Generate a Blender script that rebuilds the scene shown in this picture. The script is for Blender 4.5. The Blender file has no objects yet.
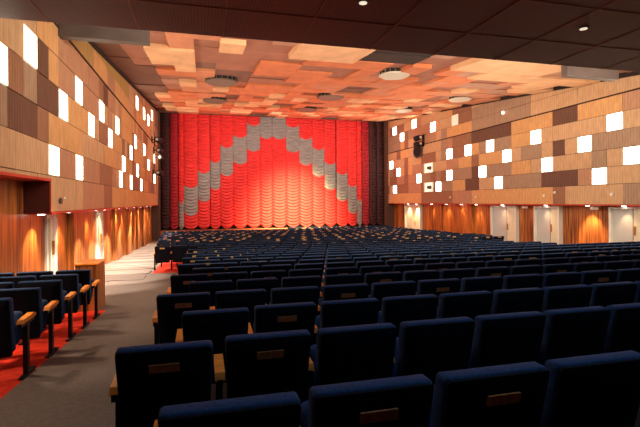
import bpy, bmesh, math, random
from mathutils import Vector, Matrix
random.seed(11)
scene = bpy.context.scene
C = scene.collection
PI = math.pi

# ------------------------------------------------------------------ materials
def mat(name, col, rough=.7, metal=0, emit=None, estr=0, spec=.3):
    m = bpy.data.materials.new(name); m.use_nodes = True
    b = m.node_tree.nodes['Principled BSDF']
    b.inputs['Base Color'].default_value = (*col, 1)
    b.inputs['Roughness'].default_value = rough
    b.inputs['Metallic'].default_value = metal
    b.inputs['Specular IOR Level'].default_value = spec
    if emit:
        b.inputs['Emission Color'].default_value = (*emit, 1)
        b.inputs['Emission Strength'].default_value = estr
    return m

def noisy(name, col, rough=.8, scale=(1, 1, 1), amt=.35, detail=3, bump=0, spec=.3, nscale=4.0):
    """colour varied by noise laid over world position"""
    m = mat(name, col, rough, spec=spec)
    nt = m.node_tree; b = nt.nodes['Principled BSDF']
    g = nt.nodes.new('ShaderNodeNewGeometry')
    mp = nt.nodes.new('ShaderNodeMapping'); mp.inputs['Scale'].default_value = scale
    n = nt.nodes.new('ShaderNodeTexNoise'); n.inputs['Scale'].default_value = nscale; n.inputs['Detail'].default_value = detail
    nt.links.new(g.outputs['Position'], mp.inputs['Vector']); nt.links.new(mp.outputs['Vector'], n.inputs['Vector'])
    r = nt.nodes.new('ShaderNodeValToRGB')
    r.color_ramp.elements[0].position = .3; r.color_ramp.elements[1].position = .7
    r.color_ramp.elements[0].color = (*[c*(1-amt) for c in col], 1)
    r.color_ramp.elements[1].color = (*[min(1, c*(1+amt)) for c in col], 1)
    nt.links.new(n.outputs['Fac'], r.inputs['Fac']); nt.links.new(r.outputs['Color'], b.inputs['Base Color'])
    if bump:
        bp = nt.nodes.new('ShaderNodeBump'); bp.inputs['Strength'].default_value = bump; bp.inputs['Distance'].default_value = .01
        nt.links.new(n.outputs['Fac'], bp.inputs['Height']); nt.links.new(bp.outputs['Normal'], b.inputs['Normal'])
    return m

def slatted(name, col, axis, period, dark=.75, rough=.6, amt=.14):
    """fine parallel slats running across one world axis"""
    m = noisy(name, col, rough, (3, 3, .6), amt)
    nt = m.node_tree; b = nt.nodes['Principled BSDF']
    src = b.inputs['Base Color'].links[0].from_socket
    g = nt.nodes.new('ShaderNodeNewGeometry'); s = nt.nodes.new('ShaderNodeSeparateXYZ')
    nt.links.new(g.outputs['Position'], s.inputs[0])
    d = nt.nodes.new('ShaderNodeMath'); d.operation = 'DIVIDE'; d.inputs[1].default_value = period
    nt.links.new(s.outputs[axis], d.inputs[0])
    f = nt.nodes.new('ShaderNodeMath'); f.operation = 'FRACT'; nt.links.new(d.outputs[0], f.inputs[0])
    r = nt.nodes.new('ShaderNodeMath'); r.operation = 'LESS_THAN'; r.inputs[1].default_value = .25
    nt.links.new(f.outputs[0], r.inputs[0])
    mx = nt.nodes.new('ShaderNodeMix'); mx.data_type = 'RGBA'; mx.blend_type = 'MULTIPLY'
    nt.links.new(r.outputs[0], mx.inputs[0]); nt.links.new(src, mx.inputs[6])
    mx.inputs[7].default_value = (dark, dark, dark, 1)
    nt.links.new(mx.outputs[2], b.inputs['Base Color'])
    return m

def wood(name, c1, c2, axis='Y', plank=.32):
    """vertical veneer: tone per plank plus drawn-out grain"""
    m = mat(name, c1, .38, spec=.4)
    nt = m.node_tree; b = nt.nodes['Principled BSDF']
    g = nt.nodes.new('ShaderNodeNewGeometry'); s = nt.nodes.new('ShaderNodeSeparateXYZ')
    nt.links.new(g.outputs['Position'], s.inputs[0])
    d = nt.nodes.new('ShaderNodeMath'); d.operation = 'DIVIDE'; d.inputs[1].default_value = plank
    nt.links.new(s.outputs[axis], d.inputs[0])
    fl = nt.nodes.new('ShaderNodeMath'); fl.operation = 'FLOOR'; nt.links.new(d.outputs[0], fl.inputs[0])
    wn = nt.nodes.new('ShaderNodeTexWhiteNoise'); wn.noise_dimensions = '1D'; nt.links.new(fl.outputs[0], wn.inputs['W'])
    mp = nt.nodes.new('ShaderNodeMapping'); mp.inputs['Scale'].default_value = (9, 9, .5)
    n = nt.nodes.new('ShaderNodeTexNoise'); n.inputs['Scale'].default_value = 1.6; n.inputs['Detail'].default_value = 4
    nt.links.new(g.outputs['Position'], mp.inputs['Vector']); nt.links.new(mp.outputs['Vector'], n.inputs['Vector'])
    a = nt.nodes.new('ShaderNodeMath'); a.operation = 'MULTIPLY_ADD'; a.inputs[1].default_value = .45
    nt.links.new(wn.outputs['Value'], a.inputs[0])
    k = nt.nodes.new('ShaderNodeMath'); k.operation = 'MULTIPLY_ADD'; k.inputs[1].default_value = 2.4; k.inputs[2].default_value = -.95
    nt.links.new(n.outputs['Fac'], k.inputs[0]); nt.links.new(k.outputs[0], a.inputs[2])
    mx = nt.nodes.new('ShaderNodeMix'); mx.data_type = 'RGBA'
    nt.links.new(a.outputs[0], mx.inputs[0])
    mx.inputs[6].default_value = (*c1, 1); mx.inputs[7].default_value = (*c2, 1)
    nt.links.new(mx.outputs[2], b.inputs['Base Color'])
    return m

M = {}
# fabric + seats
M['navy'] = noisy('navy_fabric', (.017, .045, .115), .85, (1, 1, 1), .3, nscale=60, spec=.15)
M['navy_shaded'] = noisy('shaded_navy_backing', (.003, .004, .0085), .75, (1, 1, 1), .3, nscale=30, spec=.12)  # navy fabric darkened almost to black for the shadow on the seat backs
M['arm_wood'] = noisy('armrest_wood', (.88, .26, .025), .4, (1, 6, 1), .25, nscale=10)
M['plate'] = noisy('number_plate', (.36, .13, .045), .5, (4, 1, 1), .25, nscale=20)
M['black_metal'] = mat('black_metal', (.01, .01, .012), .4, .3)
# walls
M['T'] = slatted('panel_tan', (.56, .36, .20), 'Y', .118, .88)
M['O'] = slatted('panel_honey', (.62, .35, .15), 'Y', .118, .92)
M['G'] = slatted('panel_grey_brown', (.37, .25, .165), 'Y', .118, .75)
M['D'] = slatted('panel_dark_brown', (.14, .068, .045), 'Y', .118, .70)
M['P'] = slatted('panel_rose_brown', (.46, .25, .15), 'Y', .118, .8)
M['B'] = slatted('panel_mid_brown', (.30, .15, .085), 'Y', .118, .75)
M['Y'] = slatted('panel_olive_tan', (.44, .29, .10), 'Y', .118, .85)
M['cheek'] = mat('cheek_maroon', (.07, .014, .010), .6)
M['joint'] = mat('dark_joint', (.045, .02, .012), .8)
M['wood'] = wood('redwood_veneer', (.10, .022, .007), (.62, .21, .045))
M['wood_x'] = wood('redwood_stage', (.22, .06, .02), (.5, .17, .05), 'X')
M['red_trim'] = mat('red_trim', (.55, .05, .025), .5)
M['wall_light'] = mat('lit_glass', (1, .96, .88), .4, emit=(1, .84, .62), estr=16)
M['cream_off'] = mat('pale_opening', (.85, .8, .65), .5, emit=(1, .9, .7), estr=.25)
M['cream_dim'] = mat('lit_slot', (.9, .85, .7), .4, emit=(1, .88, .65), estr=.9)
M['lamp_white'] = mat('lamp_white', (1, 1, 1), .4, emit=(1, .93, .82), estr=8)
M['door_white'] = mat('door_white', (.80, .78, .70), .5)
M['door_grey'] = noisy('door_grey', (.52, .53, .52), .5, (1, 60, 1), .08)
M['door_cream'] = noisy('door_cream', (.72, .66, .50), .5, (1, 20, .5), .1)
M['brass'] = mat('brass', (.55, .22, .06), .35, .5)
# ceiling
def cl(n, c): return noisy(n, c, .75, (1, .5, 1), .12, nscale=2.2)
M['c'] = cl('ceiling_cream', (.74, .44, .24))
M['o'] = cl('ceiling_orange', (.62, .20, .085))
M['s'] = cl('ceiling_salmon', (.58, .24, .13))
M['p'] = cl('ceiling_taupe', (.46, .25, .17))
M['b'] = cl('ceiling_brown', (.36, .155, .10))
M['d'] = cl('ceiling_deep_brown', (.17, .075, .05))
M['k'] = cl('ceiling_recess_shade', (.022, .014, .012))  # flat near-black painted for the shade in dark ceiling openings
M['soffit'] = slatted('soffit_maroon', (.13, .021, .010), 'X', .045, .55, .6)
M['soffit_seam'] = mat('soffit_seam', (.22, .05, .03), .6)
M['duct'] = noisy('duct_grey', (.095, .07, .062), .6, (.6, 1, 1), .25, nscale=1.5)
M['drum'] = mat('drum_grey', (.08, .07, .06), .5)
M['drum_rim'] = mat('drum_rim', (.17, .13, .10), .5)
M['disc'] = mat('drum_lens', (.62, .58, .48), .35)
# floor
M['carpet'] = noisy('grey_brown_carpet', (.145, .112, .095), .95, (1, 1, 1), .15, nscale=28, bump=.3, spec=.1, detail=8)
M['carpet_shaded'] = noisy('shaded_carpet', (.05, .03, .024), .95, (1, 1, 1), .2, nscale=28, spec=.1)  # carpet darkened for the shade between and under the near seats
M['red_carpet'] = noisy('red_carpet', (.55, .030, .014), .95, (1, 1, 1), .25, nscale=9, bump=.2, spec=.1)
# stage
def cloth(n, c, r=.6):
    return noisy(n, c, r, (1.2, 1, 5), .18, nscale=1.5, spec=.35)
M['red'] = cloth('scarlet_velvet', (.64, .026, .024))
M['silver'] = cloth('silver_satin', (.235, .228, .215), .32)
M['maroon'] = cloth('maroon_velvet', (.30, .008, .016))
M['maroon_unlit'] = cloth('unlit_maroon_velvet', (.035, .006, .007))  # maroon cloth darkened further for the unlit outer columns
M['black'] = mat('stage_black', (.006, .005, .005), .9)
M['glass_dark'] = mat('lens_glass', (.05, .05, .06), .1, spec=.8)

# ------------------------------------------------------------------ mesh helpers
def bx(bm, x0, x1, y0, y1, z0, z1, mi=0):
    vs = [bm.verts.new(p) for p in ((x0,y0,z0),(x1,y0,z0),(x1,y1,z0),(x0,y1,z0),(x0,y0,z1),(x1,y0,z1),(x1,y1,z1),(x0,y1,z1))]
    for f in ((0,3,2,1),(4,5,6,7),(0,1,5,4),(1,2,6,5),(2,3,7,6),(3,0,4,7)):
        fc = bm.faces.new([vs[i] for i in f]); fc.material_index = mi
    return vs

def cyl(bm, p, axis, r, h, n=20, mi=0, r2=None):
    """disc-capped drum from point p along axis (a unit vector)"""
    a = Vector(axis).normalized(); u = a.orthogonal().normalized(); v = a.cross(u)
    r2 = r if r2 is None else r2
    A = [bm.verts.new(Vector(p) + (u*math.cos(2*PI*i/n) + v*math.sin(2*PI*i/n))*r) for i in range(n)]
    B = [bm.verts.new(Vector(p) + a*h + (u*math.cos(2*PI*i/n) + v*math.sin(2*PI*i/n))*r2) for i in range(n)]
    for i in range(n):
        f = bm.faces.new((A[i], A[(i+1)%n], B[(i+1)%n], B[i])); f.material_index = mi; f.smooth = True
    f = bm.faces.new(A[::-1]); f.material_index = mi
    f = bm.faces.new(B); f.material_index = mi

def mesh_of(name, bm, mats, bevel=0):
    bmesh.ops.recalc_face_normals(bm, faces=bm.faces)
    me = bpy.data.meshes.new(name); bm.to_mesh(me); bm.free()
    for m in (mats if isinstance(mats, (list, tuple)) else [mats]): me.materials.append(M[m] if isinstance(m, str) else m)
    return me

def obj(name, bm, mats, parent=None, loc=None, bevel=0):
    o = bpy.data.objects.new(name, mesh_of(name, bm, mats)); C.objects.link(o)
    if parent: o.parent = parent
    if loc: o.location = loc
    if bevel:
        b = o.modifiers.new('edge', 'BEVEL'); b.width = bevel; b.segments = 2; b.limit_method = 'ANGLE'
    return o

def tag(o, label=None, cat=None, group=None, kind=None):
    if label: o['label'] = label
    if cat: o['category'] = cat
    if group: o['group'] = group
    if kind: o['kind'] = kind
    return o

def empty(name, loc):
    o = bpy.data.objects.new(name, None); o.empty_display_size = .1; C.objects.link(o); o.location = loc
    return o

ORD = 'first second third fourth fifth sixth seventh eighth ninth tenth eleventh twelfth thirteenth fourteenth fifteenth sixteenth seventeenth eighteenth nineteenth twentieth'.split()
ORD += ['twenty-' + w for w in ORD[:9]] + ['thirtieth'] + ['thirty-' + w for w in ORD[:9]]

# ------------------------------------------------------------------ the hall (origin = eye point at the back of the raked floor)
XL, XR = -3.2, 15.5            # faces of the panelled upper walls
WL, WR = -3.75, 16.05          # recessed timber wall below
YB, YF = -3.5, 38.0            # rear and end
def Zf(y):                     # raked floor level
    if y < 1.6: return -(1.58 + .03*(y-1.6))
    if y < 14: return -(1.58 + .058*(y-1.6))
    if y < 31: return -(2.30 + .031*(y-14))
    return -(2.827 + .010*(y-31))
def Zc(y): return 4.85 + .098*(y-14.8)

# floor: one ramp, carpets by zone, shade under the near seats in the colour
bm = bmesh.new()
xs = [WL-.1, -1.76, -.42, 12.7, WR+.1]
ys = [YB, 0, 1.6, 3, 4, 5, 6, 7, 8, 9.25, 10, 12, 14, 15.9, 18, 20, 22, 24, 26, 28, 31, 34, 36.2]
V = [[bm.verts.new((x, y, Zf(y))) for x in [WL-.1, -1.76, -1.62, -.42, 12.7, WR+.1]] for y in ys]
for j in range(len(ys)-1):
    yc = (ys[j]+ys[j+1])/2
    for i in range(5):
        f = bm.faces.new((V[j][i], V[j][i+1], V[j+1][i+1], V[j+1][i]))
        red = (i == 0 and yc < 9.25) or (i in (2, 3) and yc > 15.9)
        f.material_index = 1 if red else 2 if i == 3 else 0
tag(obj('floor', bm, ['carpet', 'red_carpet', 'carpet_shaded']), kind='structure')

# shallow steps in the side aisle (edges catch the light)
bm = bmesh.new()
for k in range(11):
    y = 14.4 + k*1.45
    bx(bm, WL+.02, -1.72 - max(0, (y-17))*.052, y, y+.72, Zf(y+.72)-.1, Zf(y)+.012)
tag(obj('trim_1', bm, ['carpet']), kind='structure')

# panelled upper walls ------------------------------------------------------
ZR = [-.2, .6, 1.29, 1.98, 2.67, 3.36, 4.05, 4.75, 5.44, 6.13, 7.25]
RIGHT = ['OGTTTTBOOOOOOOOOPPPBBBBBBOOOOOOOOTT', 'OTTPPDDDGGGGTTTDDOOGGGBBBPPPBBBBTBT', 'BTTGTTTTTOOGGGDDGGGBBGBGGPPPBPPBBOO', 'OGGGTTDTGGTTOOOBOOPPTTTGGPPOBOGBGOG', 'TTTTTTTTOOOGGGGOBBBPGTBBBOTOBTTTGOG', 'PPOOODDOOOODDDDDBBBPGTTTTTTTOOBTTOT', 'OTTTTTTTTGGGGGGGOOOOGTPPPGTTBOGGGGG', 'OTTTTTTTTGGGGGGGBBBTTTOPPPPGBOGGGPP', 'BTTTTTTTTGGGTTTTBBBOTTTTTPTTTBBGBPB', 'OTTTTTTTTOTPBBBTTTTTPPPPOOOOTTTTTPP']
LEFT = ['TTTTTTTTTPPPPBBOOOOOOOOOOOOOOOOOOOOOOOOPPP', 'TTTTTTPPPPPPBBBPTPPOOOBBBBOPOOOPPBBBPOPPOT', 'GGDDBOOOOTTTTOOOTOOOOOBPOBOOOPOPPTBTPPPTTT', 'GGBGDDOOOOOTBBPOOOBTBOBOOOOOPPOTTTBBBPPTOO', 'TTTTDOPPPPPPPTPTTPOOOOBBOOTTTTTTTTTTOOOTTO', 'TTTTOOPPPPPPBDPPTPOOOOOPOPPTBBBTTTTOOOOPPO', 'TOBOTPYYYYYOOOPPOOOOOTOPOOOTTTTOOPPOPTOPPO', 'TOOOOPYYYYYYYYYYYYYYYTTPTOOOOTTTTOPOBTBPPB', 'TBBOOPOPPPOPOOOBBOOOOOTTTPPPOPPTTTPTOBBBPT', 'OOOOOPOTPTTBOBOOBTTTOOOOOPOPTTTTPTPPTBBBOO']
RL = [(2,1),(4,2),(3,4),(1,3),(2,7),(4,8),(3,11),(4,13),(2,14),(1,12),(4,16),(4,19),(2,19),(1,21),(2,25),(3,30),(4,32),(1,31),(8,31),(7,29),(8,26),(7,22)]
LL = [(3,1),(4,3),(1,5),(1,8),(3,6),(4,8),(3,10),(4,12),(3,14),(4,16),(2,18),(1,17),(4,23),(3,21),(2,24),(4,28),(1,21),(4,36),(1,26),(2,36),(7,24),(7,28),(7,31),(8,34),(3,31)]
KEYS = 'TOGDPBY'
def panel_wall(name, X, sgn, table, y0, lights, seed):
    """sgn = +1 when the hall lies towards +x"""
    rnd = random.Random(seed)
    bm = bmesh.new()
    def slab(ya, yb, za, zb, t, mi):
        a, b = (X-.12, X+t) if sgn > 0 else (X-t, X+.12)
        bx(bm, a, b, ya, yb, za, zb, mi)
    slab(YB, YF, .52, 7.6, -.03, 7)              # backing, seen only as dark joints
    slab(11.0, YF, -.2, .6, -.03, 7)
    n = len(table[0]); lset = set(lights)
    for r, row in enumerate(table):
        z0, z1 = ZR[r], ZR[r+1]
        j = 0
        while j < n:
            if (r, j) in lset: j += 1; continue
            e = j+1
            while e < n and row[e] == row[j] and (r, e) not in lset and e-j < 4: e += 1
            ya, yb = y0+.71*j, min(YF, y0+.71*e)
            za = z0
            if r == 0 and yb <= 11.05: za = .52
            elif r == 0 and ya < 11:
                slab(ya+.008, 11, .528, z1-.008, 0, KEYS.index(row[j])); ya = 11.0
            g = .008
            tt = 0 if r < 6 else -.012
            slab(ya+g, yb-g, za+g, z1-g, tt + rnd.uniform(-.006, .006), KEYS.index(row[j]))
            j = e
    if y0 > YB:
        slab(YB, y0-.01, .52, 7.5, 0, 0)
    o = tag(obj(name, bm, list(KEYS)+['joint']), kind='structure')
    return o
panel_wall('wall_left', XL, 1, LEFT, 7.38, LL, 1)
panel_wall('wall_right', XR, -1, RIGHT, 12.26, RL, 2)

# thin dark strip standing in for the seam's shadow above the fifth course, and red edging at the foot of the panelling
for nm, X, s in (('shadow_strip_2', XL, 1), ('shadow_strip_3', XR, -1)):
    bm = bmesh.new()
    a, b = sorted((X, X+s*.03)); bx(bm, a, b, YB, YF, 4.03, 4.085)
    tag(obj(nm, bm, ['joint']), kind='structure')
for nm, X, W, s in (('trim_4', XL, WL, 1), ('trim_5', XR, WR, -1)):
    bm = bmesh.new()
    a, b = sorted((W, X+s*.03))
    bx(bm, a, b, 11.0, YF, -.245, -.20)          # lower soffit, red
    bx(bm, a, b, YB, 11.0, .47, .52)
    a, b = sorted((X-s*.02, X+s*.02)); bx(bm, a, b, 10.965, 11.0, -.2, .5)
    tag(obj(nm, bm, ['red_trim']), kind='structure')
    # cheek where the soffit drops
    bm = bmesh.new(); a, b = sorted((W, X-s*.02)); bx(bm, min(a, X), max(b, X), 10.94, 10.965, -.2, .47)
    tag(obj('trim_6' if s > 0 else 'trim_7', bm, ['cheek']), kind='structure')

# timber lower walls with stepped bays ---------------------------------------
def timber(name, W, s, gaps):
    bm = bmesh.new()
    a, b = sorted((W, W-s*.15)); bx(bm, a, b, YB, YF, -3.6, 1.2)
    y = 8.2; k = 0
    widths = [1.1, 2.4, .9, 1.7, 1.3, 2.2, 1.0, 1.9, 1.4, 2.0]
    while y < 36:
        w = widths[k % 10]
        d = .16 if k % 2 == 0 else .05
        if not any(y < g1 and y+w > g0 for g0, g1 in gaps):
            a, b = sorted((W, W+s*d)); bx(bm, a, b, y, y+w, Zf(y+w)-.2, -.2 if y > 11 else .5)
        y += w+.02; k += 1
    return tag(obj(name, bm, ['wood']), kind='structure')
LD = [(12.45, 13.2), (17.9, 18.9)]
RD = [(13.0, 14.65), (17.25, 18.9), (20.2, 22.35), (30.9, 33.6)]
timber('wall_left_lower', WL, 1, LD)
timber('wall_right_lower', WR, -1, RD)

def door(num, W, s, y0, y1, lit=False):
    zb, zt = Zf(y1)-.05, -.30
    r = empty('door_%d' % num, (W, (y0+y1)/2, zb)); tag(r, kind='structure')
    inv = lambda y: y-(y0+y1)/2
    def b(name, ya, yb, za, zb_, d0, d1, m):
        bm = bmesh.new(); a, c = sorted((s*d0, s*d1)); bx(bm, a, c, inv(ya), inv(yb), za-zb, zb_-zb)
        return obj(name, bm, [m], r)
    bm = bmesh.new()
    for ya, yb, za, zc in ((y0, y0+.10, zb, zt), (y1-.10, y1, zb, zt), (y0+.1, y1-.1, zt-.08, zt)):
        a, c = sorted((0, s*(.05 if W < 0 else .2))); bx(bm, a, c, inv(ya), inv(yb), za-zb, zc-zb)
    obj('door_frame', bm, ['door_white'], r)
    mid = y0 + (y1-y0)*.40
    b('door_leaf', mid+.02, y1-.1, zb, zt-.08, .0, .1, 'door_cream' if lit else 'door_grey')  # far door's leaf coloured cream for the light falling on it
    lf = b('door_leaf', y0+.1, mid-.02, zb, zt-.08, .0, .1, 'door_cream')
    bm = bmesh.new(); bx(bm, *sorted((s*.1, s*.16)), inv(mid-.10), inv(mid-.06), 1.0, 1.35)
    obj('door_handle', bm, ['brass'], r)
i = 1
for g in LD: door(i, WL, 1, *g); i += 1
for g in RD: door(i, WR, -1, *g, lit=g[0] > 30); i += 1

# end and rear walls, stage --------------------------------------------------
bm = bmesh.new(); bx(bm, WL-.2, WR+.2, YF, YF+.15, -3.6, 8)
tag(obj('wall_end', bm, ['black']), kind='structure')
bm = bmesh.new(); bx(bm, WL-.2, WR+.2, YB-.15, YB, -2, 4.5)
tag(obj('wall_rear', bm, ['D']), kind='structure')
bm = bmesh.new(); bx(bm, XL+.13, XR-.13, 36.0, YF-.02, -3.0, -2.16)
st = tag(obj('stage_platform', bm, ['wood_x'], bevel=.02), 'low timber-fronted stage platform beneath the red and silver curtain', 'stage')
bm = bmesh.new(); bx(bm, WL, XL+.12, 36.0, YF, -3.4, 7.4); tag(obj('trim_8', bm, ['D']), kind='structure')
bm = bmesh.new(); bx(bm, XR-.12, WR, 36.0, YF, -3.4, 7.4); tag(obj('trim_9', bm, ['D']), kind='structure')
bm = bmesh.new(); bx(bm, XL+.12, XR-.12, 36.3, 36.5, 6.86, 7.3); tag(obj('trim_10', bm, ['D']), kind='structure')

# curtain --------------------------------------------------------------------
def swag(x0, x1, y, zb, zt, mats, gray, bulge=.11, hem=.30, nx=12, pitch=.25):
    """one gathered Austrian-blind column: hanging scallops stacked from hem to head"""
    bm = bmesh.new()
    nz = int((zt-zb)/pitch*7)
    P = []
    rnd = random.Random(int(x0*100))
    ph = rnd.random()*.2
    for j in range(nz+1):
        t = j/nz; row = []
        for i in range(nx+1):
            v = 2*i/nx-1; c = 1-v*v
            z = zb + (zt-zb)*t + (hem*v*v)*(1-t)**8
            sag = z + .19*c + ph + .012*math.sin(3*z+x0*5)
            fr = (sag/pitch) % 1
            fold = (fr if fr < .72 else (1-fr)/.28*.72)/.72
            amp = .11*(.3+.7*c)
            yy = y - bulge*math.sqrt(max(0, c)) - amp*(1-fold)
            row.append(bm.verts.new((x0+(x1-x0)*(i/nx), yy, z)))
        P.append(row)
    for j in range(nz):
        for i in range(nx):
            f = bm.faces.new((P[j][i], P[j][i+1], P[j+1][i+1], P[j+1][i])); f.smooth = True
            v = 2*(i+.5)/nx-1
            zz = zb+(zt-zb)*(j+.5)/nz + .27*(1-v*v)
            f.material_index = 1 if gray and gray[0]+.17 < zz < gray[1]+.17 else 0
    return bm
CB = [-1.75, -1.37, -.31, .61, 1.43, 2.42, 3.54, 4.6, 5.60, 6.75, 7.86, 8.98, 10.03, 11.05, 12.04, 12.86, 13.3]
GR = [(-2.2, .0), (-1.0, 1.2), (.1, 2.35), (1.05, 3.2), (2.15, 4.4), (3.1, 5.25), (4.15, 6.25), (5.2, 7.0)]
GR = GR + [(5.2, 7.0), (4.15, 6.2), (3.1, 5.25), (2.15, 4.4), (1.05, 3.2), (.1, 2.35), (-1.0, 1.3), (-2.2, .1)]
bm = bmesh.new(); bx(bm, XL+.13, XR-.13, 37.0, 37.05, -2.15, 7.0)
tag(obj('trim_11', bm, ['black']), kind='structure')
cur = empty('stage_curtain', (6, 36.8, -2.12))
tag(cur, 'scarlet gathered stage curtain with stepped silver chevron filling the end wall', 'curtain')
for k in range(16):
    dy = .0 if 3 <= k <= 12 else -.12
    o = obj('curtain_panel', swag(CB[k]-6, CB[k+1]-6, dy, 0, 7.05+2.12, None, (GR[k][0]+2.12, GR[k][1]+2.12)), ['red', 'silver'], cur)
for nm, bd, ml, lab in (('side_curtain', [-3.06, -2.4, -1.77], ['maroon_unlit', 'maroon'], 'dark maroon side curtain hanging left of the scarlet stage curtain'),
                        ('side_curtain', [13.32, 14.0, 14.7, 15.36], ['maroon', 'maroon_unlit', 'maroon_unlit'], 'dark maroon side curtain hanging right of the scarlet stage curtain')):
    e = empty(nm, (bd[0], 36.7, -2.12)); tag(e, lab, 'curtain')
    for k in range(len(bd)-1):
        obj('curtain_panel', swag(bd[k]-bd[0], bd[k+1]-bd[0], .02, 0, 9.15, None, None, .12), [ml[k]], e)

# ceiling --------------------------------------------------------------------
CG = ['bbbssbbpccckkkpbcccccpbbb',
      'bbbsbcbbccckkkbbcccccpbbb',
      'bbccbbbbboooobobopccccccc',
      'bbccbbboobbboppbboobbsccb',
      'bbbckbboooobosoobsopppbcc',
      'bbooskkbbooooossoobbcspps',
      'bbbbskkbbbosskkscoosspssb',
      'bppcsbbocccoskkssooobppbs',
      'pbbsscooooobbscoosscbboss',
      'bpbssbooccooossccoosssccb',
      'spoosskcbbocccossbbosskks',
      'bcooskkcccoobbsscoocckkss',
      'booscbbbcckkossscckkssbbc',
      'bsscbbsccokkobbcooobccsos',
      'pbocccoobbcckksscccooosbc',
      'bcoobbccoossccobbssccobbc',
      'bbccoobccoobbccosscbboccs',
      'ccbboosccbbccooccbboosccs',
      'bbccsscoobbccooccbboosccs']
M['n'] = cl('ceiling_umber', (.20, .105, .075))
CM = 'cospbkdn'
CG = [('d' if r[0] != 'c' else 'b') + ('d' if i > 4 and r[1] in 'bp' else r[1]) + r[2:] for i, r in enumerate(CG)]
rnd = random.Random(4)
CG = [r if i < 3 else ''.join('n' if ch == 'k' else ('o' if ch == 'c' and 5 < q < 19 and rnd.random() < .45 else ch) for q, ch in enumerate(r)) for i, r in enumerate(CG)]
bm = bmesh.new()
x0c, y0c, dx, dy = -3.2, 12.15, .748, 1.25
def cell(xa, xb, ya, yb, drop, mi):
    za = [Zc(ya)-drop, Zc(yb)-drop]; zt = [Zc(ya)+.5, Zc(yb)+.5]
    vs = [bm.verts.new(p) for p in ((xa,ya,za[0]),(xb,ya,za[0]),(xb,yb,za[1]),(xa,yb,za[1]),(xa,ya,zt[0]),(xb,ya,zt[0]),(xb,yb,zt[1]),(xa,yb,zt[1]))]
    for f in ((0,3,2,1),(4,5,6,7),(0,1,5,4),(1,2,6,5),(2,3,7,6),(3,0,4,7)):
        bm.faces.new([vs[i] for i in f]).material_index = mi
DR = {'c': .12, 'o': .07, 's': .04, 'p': .02, 'b': -.05, 'k': .0, 'd': -.05, 'n': -.06}
for j in range(20):
    row = CG[min(j, len(CG)-1)]
    ya = y0c + dy*j
    if ya > YF: break
    i = 0
    while i < 25:
        e = i+1
        while e < 25 and row[e] == row[i] and e-i < 4: e += 1
        cell(x0c+dx*i, x0c+dx*e, ya, min(ya+dy, YF+.1), DR[row[i]]+rnd.uniform(-.025, .025), CM.index(row[i]))
        i = e
bx(bm, XL-.1, XR+.1, 6.9, y0c, 5.7, 5.9, 4)
bx(bm, XL-.1, XR+.1, y0c-.05, y0c-.01, Zc(y0c), 5.9, 4)
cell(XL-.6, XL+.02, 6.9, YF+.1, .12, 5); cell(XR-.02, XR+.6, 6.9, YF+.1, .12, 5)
tag(obj('ceiling', bm, list(CM)), kind='structure')

# low soffit over the rear seats
bm = bmesh.new()
bx(bm, WL-.2, WR+.2, YB-.2, 7.2, 2.58, 4.6, 0)
for k in range(-3, 15):
    x = -2.11+1.22*k
    bx(bm, x-.009, x+.009, YB, 7.2, 2.572, 2.58, 1)
for y in (6.15, 4.95, 3.75, 2.5, 1.3):
    bx(bm, WL, WR, y-.009, y+.009, 2.573, 2.58, 1)
tag(obj('ceiling_soffit', bm, ['soffit', 'soffit_seam']), kind='structure')

# hanging bulkheads
for nm, xa, xb in (('ceiling_bulkhead_left', XL, -1.22), ('ceiling_bulkhead_right', 11.0, 13.0)):
    bm = bmesh.new(); bx(bm, xa, xb, 11.6, 11.85, 3.86, 5.6)
    o = obj(nm, bm, ['duct'])
    tag(o, kind='structure')

# ceiling drum lights
def drum(x, y, place, bright):
    z = Zc(y)+.10
    e = empty('ceiling_light', (x, y, z-.05))
    tag(e, ('pale-lensed' if bright else 'dark grilled') + ' round ceiling drum light ' + place, 'ceiling light', 'round ceiling drum lights')
    R_ = .60 if bright else .72
    bm = bmesh.new(); cyl(bm, (0, 0, -.17), (0, 0, 1), R_*.93, .42, 28); obj('drum_housing', bm, ['k'], e)
    bm = bmesh.new(); cyl(bm, (0, 0, -.21), (0, 0, 1), R_*.9, .04, 32, 0, R_); obj('lens', bm, ['disc' if bright else 'drum_rim'], e)
    for k in range(9):
        a = PI + PI*(k+.5)/9
        bm = bmesh.new(); cyl(bm, (math.cos(a)*R_*.95, math.sin(a)*R_*.95, -.18), (0, 0, 1), .022, .20, 6); obj('rib', bm, ['drum_rim'], e)
for x, y, pl, br in ((.85, 20.3, 'nearest the left wall', 0), (.75, 27.3, 'beyond the nearest left one', 0), (7.25, 16.2, 'just past the soffit edge', 1),
                     (6.7, 23.3, 'in the brown patch at ceiling centre', 0), (6.9, 29.8, 'farthest on the centre line', 0),
                     (13.3, 21.3, 'nearest the right wall', 1), (13.0, 27.6, 'farther along the right side', 1)):
    drum(x, y, pl, br)

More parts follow.
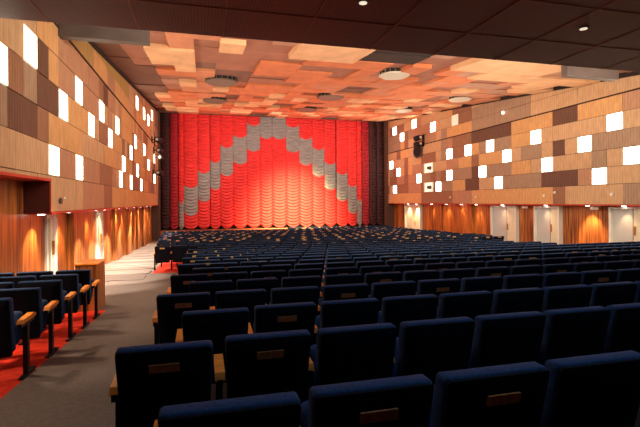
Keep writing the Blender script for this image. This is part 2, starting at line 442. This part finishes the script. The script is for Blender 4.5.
# ------------------------------------------------------------------ wall lights
def wall_light(X, s, r, j, y0, label, group):
    bm = bmesh.new()
    ya, yb, za, zb = y0+.71*j+.015, y0+.71*(j+1)-.015, ZR[r]+.015, ZR[r+1]-.015
    yc, zc = (ya+yb)/2, (za+zb)/2
    h, w = min((zb-za)/2, .34), (yb-ya)/2
    e = empty('wall_light', (X, yc, zc)); tag(e, label, 'wall light', group)
    a, b = sorted((-s*.03, s*.004)); bx(bm, a, b, -w+.02, w-.02, -h+.02, h-.02)
    obj('diffuser', bm, ['wall_light'], e)
    bm = bmesh.new()
    a, b = sorted((-s*.05, s*.012))
    for q in ((-w, -w+.02, -h, h), (w-.02, w, -h, h), (-w+.02, w-.02, -h, -h+.02), (-w+.02, w-.02, h-.02, h)):
        bx(bm, a, b, *q)
    obj('frame', bm, ['cream_dim'], e)
def wall_lights(X, s, lst, y0, side):
    courses = {1: 'bottom', 2: 'second', 3: 'third', 4: 'fourth', 7: 'fifth', 8: 'top'}
    by = {}
    for r, j in lst: by.setdefault(r, []).append(j)
    for r, js in by.items():
        for n, j in enumerate(sorted(js)):
            wall_light(X, s, r, j, y0, 'glowing square light, %s from the viewer, %s row on the %s wall' % (ORD[n], courses[r], side), 'square lights on the %s wall' % side)
wall_lights(XL, 1, LL, 7.38, 'left')
wall_lights(XR, -1, RL, 12.26, 'right')

# small fittings on the right wall
def small(name, X, s, y, z, hw, hh, m, label, cat, d=.03):
    bm = bmesh.new(); a, b = sorted((0, s*d)); bx(bm, a, b, -hw, hw, -hh, hh)
    o = obj(name, bm, [m] if isinstance(m, str) else m, loc=(X, y, z)); tag(o, label, cat); return o
small('lit_slot', XR, -1, 25.4, 5.08, .36, .33, 'cream_off', 'dim cream square opening high on the right wall near the ceiling', 'wall light')
small('lit_slot', XR, -1, 20.7, 4.65, .055, .055, 'lamp_white', 'tiny bright square lamp high on the right wall above the shadow line', 'wall light', .05)
def vent_box(y, z, lab):
    e = empty('projector_niche', (XR, y, z)); tag(e, lab, 'niche', 'pair of lit niches on the right wall')
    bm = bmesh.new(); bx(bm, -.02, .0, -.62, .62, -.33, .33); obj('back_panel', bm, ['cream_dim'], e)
    bm = bmesh.new()
    for q in ((-.66, -.60, -.36, .36), (.60, .66, -.36, .36), (-.6, .6, -.36, -.31), (-.6, .6, .31, .36)): bx(bm, -.08, 0, *q)
    obj('frame', bm, ['door_cream'], e)
    bm = bmesh.new(); cyl(bm, (-.28, -.25, -.02), (1, 0, 0), .10, .26, 14, 0, .14); obj('lamp', bm, ['drum'], e)
vent_box(28.8, 2.30, 'upper lit niche with a small lamp on the right wall')
vent_box(28.8, .95, 'lower lit niche with a small lamp on the right wall')

# stage spotlight clusters
def spot_fixture(x, y, z, s, lab):
    e = empty('spotlight', (x, y, z)); tag(e, lab, 'spotlight', 'stage spotlights on the side walls')
    bm = bmesh.new(); cyl(bm, (s*.05, -.18, 0), (s*.35, .9, -.1), .17, .5, 18, 0, .22); obj('housing', bm, ['black_metal'], e)
    bm = bmesh.new(); cyl(bm, (s*.05, -.22, 0), (s*.35, .9, -.1), .10, .05, 14, 0); obj('rear_cap', bm, ['disc'], e)
    bm = bmesh.new(); bx(bm, *sorted((-s*.25, s*.08)), -.03, .03, -.03, .03); bx(bm, *sorted((-s*.27, -s*.22)), -.12, .12, -.2, .2)
    obj('bracket', bm, ['black_metal'], e)
for k, (y, z) in enumerate(((31.6, 4.15), (32.6, 3.55), (33.6, 4.4), (32.2, 2.0), (33.8, 3.2))):
    spot_fixture(XL+.28, y, z, 1, 'black stage spotlight on the left wall, %s from the viewer' % ORD[k] if k != 3 else 'black stage spotlight, lowest of those on the left wall')
bm = bmesh.new(); bx(bm, -.02, .02, -.02, .02, -1.4, 1.4)
tag(obj('spotlight_rail', bm, ['black_metal'], loc=(XL+.05, 32.9, 3.4)), 'black vertical rail behind the left wall spotlights', 'rail')
e = empty('spotlight', (XR, 30.2, 3.62)); tag(e, 'round dark spotlight with a ring on the right wall', 'spotlight', 'stage spotlights on the side walls')
bm = bmesh.new(); cyl(bm, (0, 0, 0), (-1, -.2, 0), .34, .22, 24, 0, .52); obj('housing', bm, ['drum'], e)
bm = bmesh.new(); cyl(bm, (-.22, -.05, 0), (-1, -.2, 0), .40, .03, 24); obj('lens', bm, ['black_metal'], e)
for k, z in enumerate((4.3, 4.75)):
    spot_fixture(XR-.28, 29.6, z-.2, -1, 'small black spotlight above the ringed one on the right wall, %s' % ('lower' if k == 0 else 'upper'))

# speakers / signs / sensors on the bottom band
bm = bmesh.new(); cyl(bm, (0, 0, 0), (1, 0, 0), .07, .05, 16)
tag(obj('round_fitting', bm, ['drum'], loc=(XL, 11.65, .05)), 'small dark round knob on the left wall band under the lights', 'fitting')
bm = bmesh.new(); cyl(bm, (0, 0, 0), (1, 0, 0), .035, .03, 16)
tag(obj('round_fitting', bm, ['door_white'], loc=(XL, 12.0, .10)), 'small lit round fitting beside the dark knob on the left wall', 'fitting')
for k, y in enumerate((17.1, 17.75, 14.15, 23.2, 26.0)):
    bm = bmesh.new(); cyl(bm, (0, 0, 0), (-1, 0, 0), .06, .06, 14)
    tag(obj('round_fitting', bm, ['door_white'], loc=(XR, y, .2 if k else .33)), 'small round white fitting on the right wall band, ' + ['above the dark panel end', 'on the honey panel', 'nearest the viewer', 'above the first long timber bay', 'farthest along'][k], 'fitting', 'round fittings on the right wall band')
for k, (y, lab) in enumerate(((15.3, 'pale blank sign plate beside the glowing timber bay'), (19.5, 'pale blank sign plate between the two white doors'), (12.6, 'pale blank sign plate by the door nearest the viewer'))):
    small('sign_plate', WR-.2, -1, y, -.36, .20, .055, 'door_white', lab + ' on the right wall', 'sign')

# downlights in the side soffits: real lamps over the timber
def spot(loc, target, power, col, angle=60, blend=.6, r=.05):
    l = bpy.data.lights.new('lamp', 'SPOT'); l.energy = power; l.color = col; l.spot_size = math.radians(angle); l.spot_blend = blend; l.shadow_soft_size = r
    o = bpy.data.objects.new('lamp', l); C.objects.link(o); o.location = loc
    o.rotation_euler = (Vector(target)-Vector(loc)).to_track_quat('-Z', 'Y').to_euler(); return o
def fill_area(loc, target, sx, sy, power, col, up=None):
    l = bpy.data.lights.new('lamp', 'AREA'); l.shape = 'RECTANGLE'; l.size = sx; l.size_y = sy; l.energy = power; l.color = col  # unseen fill light added without a fixture
    o = bpy.data.objects.new('lamp', l); C.objects.link(o); o.location = loc
    o.rotation_euler = (Vector(target)-Vector(loc)).to_track_quat('-Z', 'Y').to_euler(); return o
WARM = (1, .62, .30); SOFT = (1, .80, .58); COOL = (.75, .85, 1)
def downlight(x, y, z, lab, side):
    bm = bmesh.new(); cyl(bm, (0, 0, 0), (0, 0, -1), .075, .02, 16)
    o = obj('downlight', bm, ['lamp_white'], loc=(x, y, z)); tag(o, lab, 'downlight', 'small soffit downlights')
LY = [6.2, 8.6, 11.4, 13.4, 16.6, 18.0, 21.0, 23.0, 25.4, 28.0, 31.0, 33.4]
for k, y in enumerate(LY):
    z = .46 if y < 11 else -.25
    downlight(XL-.30, y, z-.001, 'small round downlight under the left panelling, %s from the viewer' % ORD[k], 'left')
    spot((XL-.16, y, z-.06), (WL+.02, y, z-2.6), (330 if y < 12 else 260), WARM, 95, .8)
RY = [13.9, 15.6, 18.0, 21.2, 23.6, 25.2, 27.0, 29.0, 31.4, 32.8]
for k, y in enumerate(RY):
    downlight(XR+.28, y, -.251, 'small round downlight under the right panelling, %s from the viewer' % ORD[k], 'right')
    spot((XR+.15, y, -.31), (WR-.02, y, -2.9), (50, 430, 30, 30, 70, 40, 90, 60, 360, 200)[k], WARM, 85 if k < 2 else 95, .8)
# soffit downlights
for x, y, lab in ((5.55, 5.54, 'small recessed downlight in the maroon soffit, at its right side'), (2.03, 5.5, 'small recessed downlight in the maroon soffit, near its middle')):
    e = empty('soffit_downlight', (x, y, 2.575)); tag(e, lab, 'downlight', 'soffit downlights')
    bm = bmesh.new(); cyl(bm, (0, 0, 0), (0, 0, -1), .075, .012, 20); obj('rim', bm, ['drum'], e)
    bm = bmesh.new(); cyl(bm, (0, 0, -.012), (0, 0, -1), .052, .006, 18); obj('lens', bm, ['cream_dim'], e)
    spot((x, y, 2.5), (x, y, -2), 25, SOFT, 90, .8)

# timber cabinet closing the left seating block
e = empty('wooden_cabinet', (-2.09, 9.55, Zf(9.2))); tag(e, 'boxy redwood cabinet at the far end of the left seats', 'cabinet')
bm = bmesh.new(); bx(bm, -.19, .19, -.34, .34, -.06, .86); obj('body', bm, ['wood'], e, bevel=.01)
bm = bmesh.new(); bx(bm, -.21, .21, -.36, .36, .86, .89); obj('top', bm, ['arm_wood'], e, bevel=.006)

# ------------------------------------------------------------------ seats
def slab_rings(wt, wb, z0, z1, yf, thick, r, seg=4, inset=.018, bulge=.0, mi=0, bm=None, ybow=.0, lean=.0, front=True, topbow=.0):
    """rounded slab in the x-z plane; y grows to the screen. lean tips its head backwards"""
    pts = []
    for cx, cz, a0 in ((1, 1, 0), (-1, 1, 90), (-1, -1, 180), (1, -1, 270)):
        for k in range(seg+1):
            a = math.radians(a0+90*k/seg)
            pts.append((cx, cz, math.cos(a), math.sin(a)))
    def ring(y, ins):
        out = []
        for cx, cz, ca, sa in pts:
            rr = max(r-ins, .003)
            z = (z1-ins-rr if cz > 0 else z0+ins+rr) + sa*rr
            t = (z-z0)/(z1-z0)
            w = (wb+(wt-wb)*t)/2
            x = cx*(w-ins-rr)+ca*rr
            zz = z - topbow*(1-(x/w)**2)*max(0, t)
            out.append(bm.verts.new((x, y - lean*t + ybow*(x*x), zz)))
        return out
    rs = [ring(yf, inset), ring(yf+inset*.35, inset*.25), ring(yf+inset, 0), ring(yf+thick-inset, 0), ring(yf+thick-inset*.35, inset*.3), ring(yf+thick, inset)]
    n = len(pts)
    for a, b in zip(rs, rs[1:]):
        for i in range(n):
            f = bm.faces.new((a[i], a[(i+1) % n], b[(i+1) % n], b[i])); f.smooth = True; f.material_index = mi
    # caps
    for rg, yy in ((rs[0], yf), (rs[-1], yf+thick+bulge)):
        q = ring(yy, .09)
        for i in range(n):
            f = bm.faces.new((rg[i], rg[(i+1) % n], q[(i+1) % n], q[i])); f.smooth = True; f.material_index = mi
        f = bm.faces.new(q); f.material_index = mi
LEAN = .13
def g_backrest(bm, mi=0): slab_rings(.510, .470, .30, .87, -.045, .095, .030, 4, .016, .02, mi, bm, .55, LEAN, topbow=.010)
def g_back_panel(bm, mi=0): slab_rings(.500, .460, .27, .860, -.056, .030, .024, 3, .004, 0, mi, bm, .55, LEAN, topbow=.010)
def g_seat(bm, mi=0):                      # tip-up cushion, folded up
    slab_rings(.46, .44, .33, .66, .115, .10, .04, 3, .025, .02, mi, bm, 0, -.08)
    bx(bm, -.20, .20, .06, .16, .30, .36, mi)
def g_arm(bm, mi=0, x=-.28):
    vs = []
    prof = [(.02, .57), (.05, .61), (.34, .625), (.40, .61), (.405, .585), (.36, .575)]
    A = [bm.verts.new((x-.030, y, z)) for y, z in prof]; B = [bm.verts.new((x+.030, y, z)) for y, z in prof]
    n = len(prof)
    for i in range(n):
        bm.faces.new((A[i], A[(i+1) % n], B[(i+1) % n], B[i])).material_index = mi
    bm.faces.new(A[::-1]).material_index = mi; bm.faces.new(B).material_index = mi
def g_leg(bm, mi=0, x=-.28):
    bx(bm, x-.022, x+.022, .17, .23, .02, .58, mi)
    bx(bm, x-.018, x+.018, .02, .38, .535, .575, mi)
    bx(bm, x-.022, x+.022, .04, .42, 0, .025, mi)
def g_plate(bm, mi=0, z=.765):
    # fixed to the rear face, tipped with it
    t = (z-.27)/.58
    for dz in (0,):
        y0 = -.058 - LEAN*t
        sl = LEAN/.58
        a = [bm.verts.new(p) for p in ((-.078, y0+.0225*sl-.004, z-.0225), (.078, y0+.0225*sl-.004, z-.0225), (.078, y0-.0225*sl-.004, z+.0225), (-.078, y0-.0225*sl-.004, z+.0225))]
        b = [bm.verts.new(v.co+Vector((0, .012, 0))) for v in a]
        bm.faces.new(a).material_index = mi; bm.faces.new(b[::-1]).material_index = mi
        for i in range(4): bm.faces.new((a[i], b[i], b[(i+1) % 4], a[(i+1) % 4])).material_index = mi
def part(name, fn, m, parent, **kw):
    bm = bmesh.new(); fn(bm, **kw); return obj(name, bm, [m], parent)
def proto(plate, left, right):
    r = empty('cinema_seat', (0, 0, 0))
    part('backrest', g_backrest, 'navy', r); part('back_panel', g_back_panel, 'navy_shaded', r)
    part('seat', g_seat, 'navy', r)
    part('armrest', g_arm, 'arm_wood', r); part('leg', g_leg, 'black_metal', r)
    if right: part('armrest', g_arm, 'arm_wood', r, x=.28); part('leg', g_leg, 'black_metal', r, x=.28)
    if plate: part('number_plate', g_plate, 'plate', r)
    return r
M['plate_lit'] = noisy('lit_number_plate', (.62, .36, .12), .45, (4, 1, 1), .2, nscale=20)  # number plate lightened to gold for the light on distant rows
SM = ['navy', 'navy_shaded', 'arm_wood', 'black_metal', 'plate_lit']
def far_mesh(plate, right, zp=.79):
    bm = bmesh.new()
    g_backrest(bm, 0); g_back_panel(bm, 1); g_seat(bm, 0); g_arm(bm, 2); g_leg(bm, 3)
    if right: g_arm(bm, 2, x=.28); g_leg(bm, 3, x=.28)
    if plate: g_plate(bm, 4, zp)
    return mesh_of('cinema_seat', bm, SM)
FAR = {}; FAR2 = {}
PROTO = {}
first_use = set()
def put_seat(x, y, detailed, plate, right, label, group):
    loc = (x, y+.17, Zf(y+.3))
    if detailed:
        key = (plate, right)
        if key not in PROTO: PROTO[key] = proto(plate, True, right)
        src = PROTO[key]
        if key not in first_use:
            first_use.add(key); r = src
        else:
            r = src.copy(); C.objects.link(r)
            for ch in src.children:
                c = ch.copy(); C.objects.link(c); c.parent = r
    else:
        key = (plate, right)
        if key not in FAR: FAR[key] = far_mesh(plate, right)
        r = bpy.data.objects.new('cinema_seat', FAR[key]); C.objects.link(r)
    r.location = loc; tag(r, label, 'seat', group)
    return r

T = .2615; PITCH = .56
def visible(x, y):
    d = y + x*T
    if d < .6: return False
    px = 320 + 451*(x - y*T)/d
    return -85 < px < 668
seats = []          # (x, y, section, row, index, plate, right_end)
plates = {(0, 1), (0, 2), (1, 0), (1, 1), (2, 1), (3, 0), (3, 3), (3, 5), (4, 4), (4, 7), (2, 8), (3, 9), (5, 2), (5, 3), (5, 8), (6, 1), (4, 9)}
rnd = random.Random(8)
for k in range(15):
    y = 1.633+.978*k
    x0 = .10 if k % 2 == 0 else -.18
    n = 23 if k % 2 == 0 else 24
    for j in range(n):
        p = (k, j) in plates if k < 5 else rnd.random() < (.35 if k < 9 else .6)
        if k == 1 and j > 1: p = False
        if k == 0 and j > 2: p = False
        if 10 <= k and x0+PITCH*j > 10.7: continue
        dy_ = (-.03, -.07, -.06)[k] if j == 0 and k < 3 else 0
        seats.append((x0+PITCH*j - (.02 if j == 0 and k == 1 else 0), y+dy_, 'main', k, j, p, j == n-1))
for k in range(19):
    y = 16.45+.978*k
    left = -1.34 - (k//2)*.12
    if k >= 17: left = 6.6
    right = 12.35 + k*.125
    off = 0 if k % 2 == 0 else .28
    j = 0; x = left+off*.5+(0 if k % 2 == 0 else 0)
    row = []
    while x < right:
        row.append(x); x += PITCH
    for j, x in enumerate(row): seats.append((x, y, 'front', k, j, rnd.random() < .55, j == len(row)-1))
for k, y in enumerate((4.95, 5.75, 6.57, 7.38, 8.15)):
    for j in range(3): seats.append((-3.18+PITCH*j, y, 'side', k, j, False, j == 2))
vis = [s for s in seats if visible(s[0], s[1])]
vis.sort(key=lambda s: s[1]+s[0]*T)
named, rest = vis[:300], vis[300:]
nv = {}
for s in named:
    x, y, sec, k, j, p, re_ = s
    plate = ' plate-backed' if p else ' plain-backed'
    if sec == 'main':
        lab = 'navy%s seat, %s from aisle, %s row of the near block' % (plate, ORD[j], ORD[k])
        grp = 'navy seats of the central rear block'
    elif sec == 'front':
        lab = 'navy%s seat, %s from left, %s row of the forward block' % (plate, ORD[j], ORD[k])
        grp = 'navy seats of the forward block'
    else:
        lab = 'navy seat %s, %s row of the block left of the aisle' % (['against the timber wall', 'in the middle', 'beside the aisle'][j], ORD[k])
        grp = 'navy seats left of the aisle'
    put_seat(x, y, y+x*T < 8.8 or sec == 'side', p, re_, lab, grp)
# the mass of seats towards the stage: past three hundred
bm = bmesh.new()
tmp = {}
for x, y, sec, k, j, p, re_ in rest:
    if (p, re_) not in FAR2: FAR2[(p, re_)] = far_mesh(p, re_, .838)
    n0 = len(bm.verts)
    bm.from_mesh(FAR2[(p, re_)])
    bm.verts.ensure_lookup_table()
    off = Vector((x, y+.17, Zf(y+.3)))
    for v in bm.verts[n0:]: v.co += off
o = obj('distant_seats', bm, SM)
tag(o, 'mass of small navy seats filling the floor up to the stage', 'seats', kind='stuff')
print('SEATS', len(named), len(rest))

# ------------------------------------------------------------------ light
# added soft fill thrown up onto the ceiling, no fixture
fill_area((6.2, 22, 1.6), (6.2, 22.01, 9), 15, 22, 760, (1, .75, .58))
fill_area((6.2, 10.5, 3.3), (6.2, 16, 6), 15, 1.2, 160, (1, .76, .58))
# added side fills washing the panelled walls, no fixtures
fill_area((8.5, 22, 2.0), (16, 22, 2.0), 24, 3, 440, (1, .85, .66))
fill_area((-.6, 18, 2.2), (-4, 18, 2.2), 22, 3, 70, (1, .74, .45))
# curtain wash: an added broad fill, then spots
fill_area((6, 31, 5.5), (6, 37, .6), 15, 1.2, 500, (1, .80, .72))
spot((7.6, 27, 4.6), (7.3, 36.8, -1.7), 46000, (1, .76, .34), 50, 1.0, .8)
spot((1.5, 27, 4.6), (.4, 36.8, .5), 700, (1, .78, .6), 40, 1.0, .2)
# added unseen fills over the seats, cool above the near rows
fill_area((5, 3.6, 2.5), (5, 3.61, -2), 10, 2.5, 32, (.50, .74, 1))
fill_area((3, 1.1, 2.5), (3.1, 1.5, -2), 7, 1, 45, (.5, .74, 1))
fill_area((6.2, 21, -.35), (6.2, 21.01, -9), 15, 24, 40, (1, .9, .85))
fill_area((6.2, 7.6, 3.35), (6.2, 26, -1.5), 14, .7, 900, (1, .86, .68))
# added fill imitating warm bounce onto the soffit
fill_area((3, 3, -.3), (3, 3.01, 9), 12, 6, 26, (1, .6, .42))
# aisle: strong pools towards the stage end
for y, p in ((12.6, 500), (14.8, 900), (17.2, 1300), (19.5, 1700), (22, 1500), (25, 1300), (28, 1000), (31, 800)):
    spot((XL+.25, y, -.1), (-2.7, y+.15, -3), p, (1, .88, .74), 80, .4, .05)
for y, p in ((4.2, 120), (6.0, 160), (8.0, 150), (11, 160)):
    spot((-3.0, y, .35), (-2.1, y+.3, -2), p, (1, .78, .55), 85, .5, .08)
spot((-1.2, 4.0, 2.5), (-1.1, 5.0, -2), 50, SOFT, 80, .9, .2)

w = bpy.data.worlds.new('world'); scene.world = w; w.use_nodes = True
w.node_tree.nodes['Background'].inputs[0].default_value = (1, .8, .6, 1)
w.node_tree.nodes['Background'].inputs[1].default_value = .02

# ------------------------------------------------------------------ camera
cam = bpy.data.cameras.new('camera'); co = bpy.data.objects.new('camera', cam); C.objects.link(co)
cam.sensor_width = 36; cam.lens = 451/640*36; cam.clip_start = .05
cam.shift_y = (201.3-213.5)/640
th = math.atan(T)
fwd = Vector((math.sin(th), math.cos(th), 0)); right = Vector((math.cos(th), -math.sin(th), 0)); up = Vector((0, 0, 1))
R = math.radians(.35)
r2 = right*math.cos(R) - up*math.sin(R); u2 = up*math.cos(R) + right*math.sin(R)
m = Matrix((r2, u2, -fwd)).transposed().to_4x4()
co.matrix_world = m
scene.camera = co
scene.view_settings.view_transform = 'Standard'
scene.view_settings.look = 'None'
scene.view_settings.exposure = 0
scene.cycles.use_denoising = True
scene.cycles.sample_clamp_indirect = 4
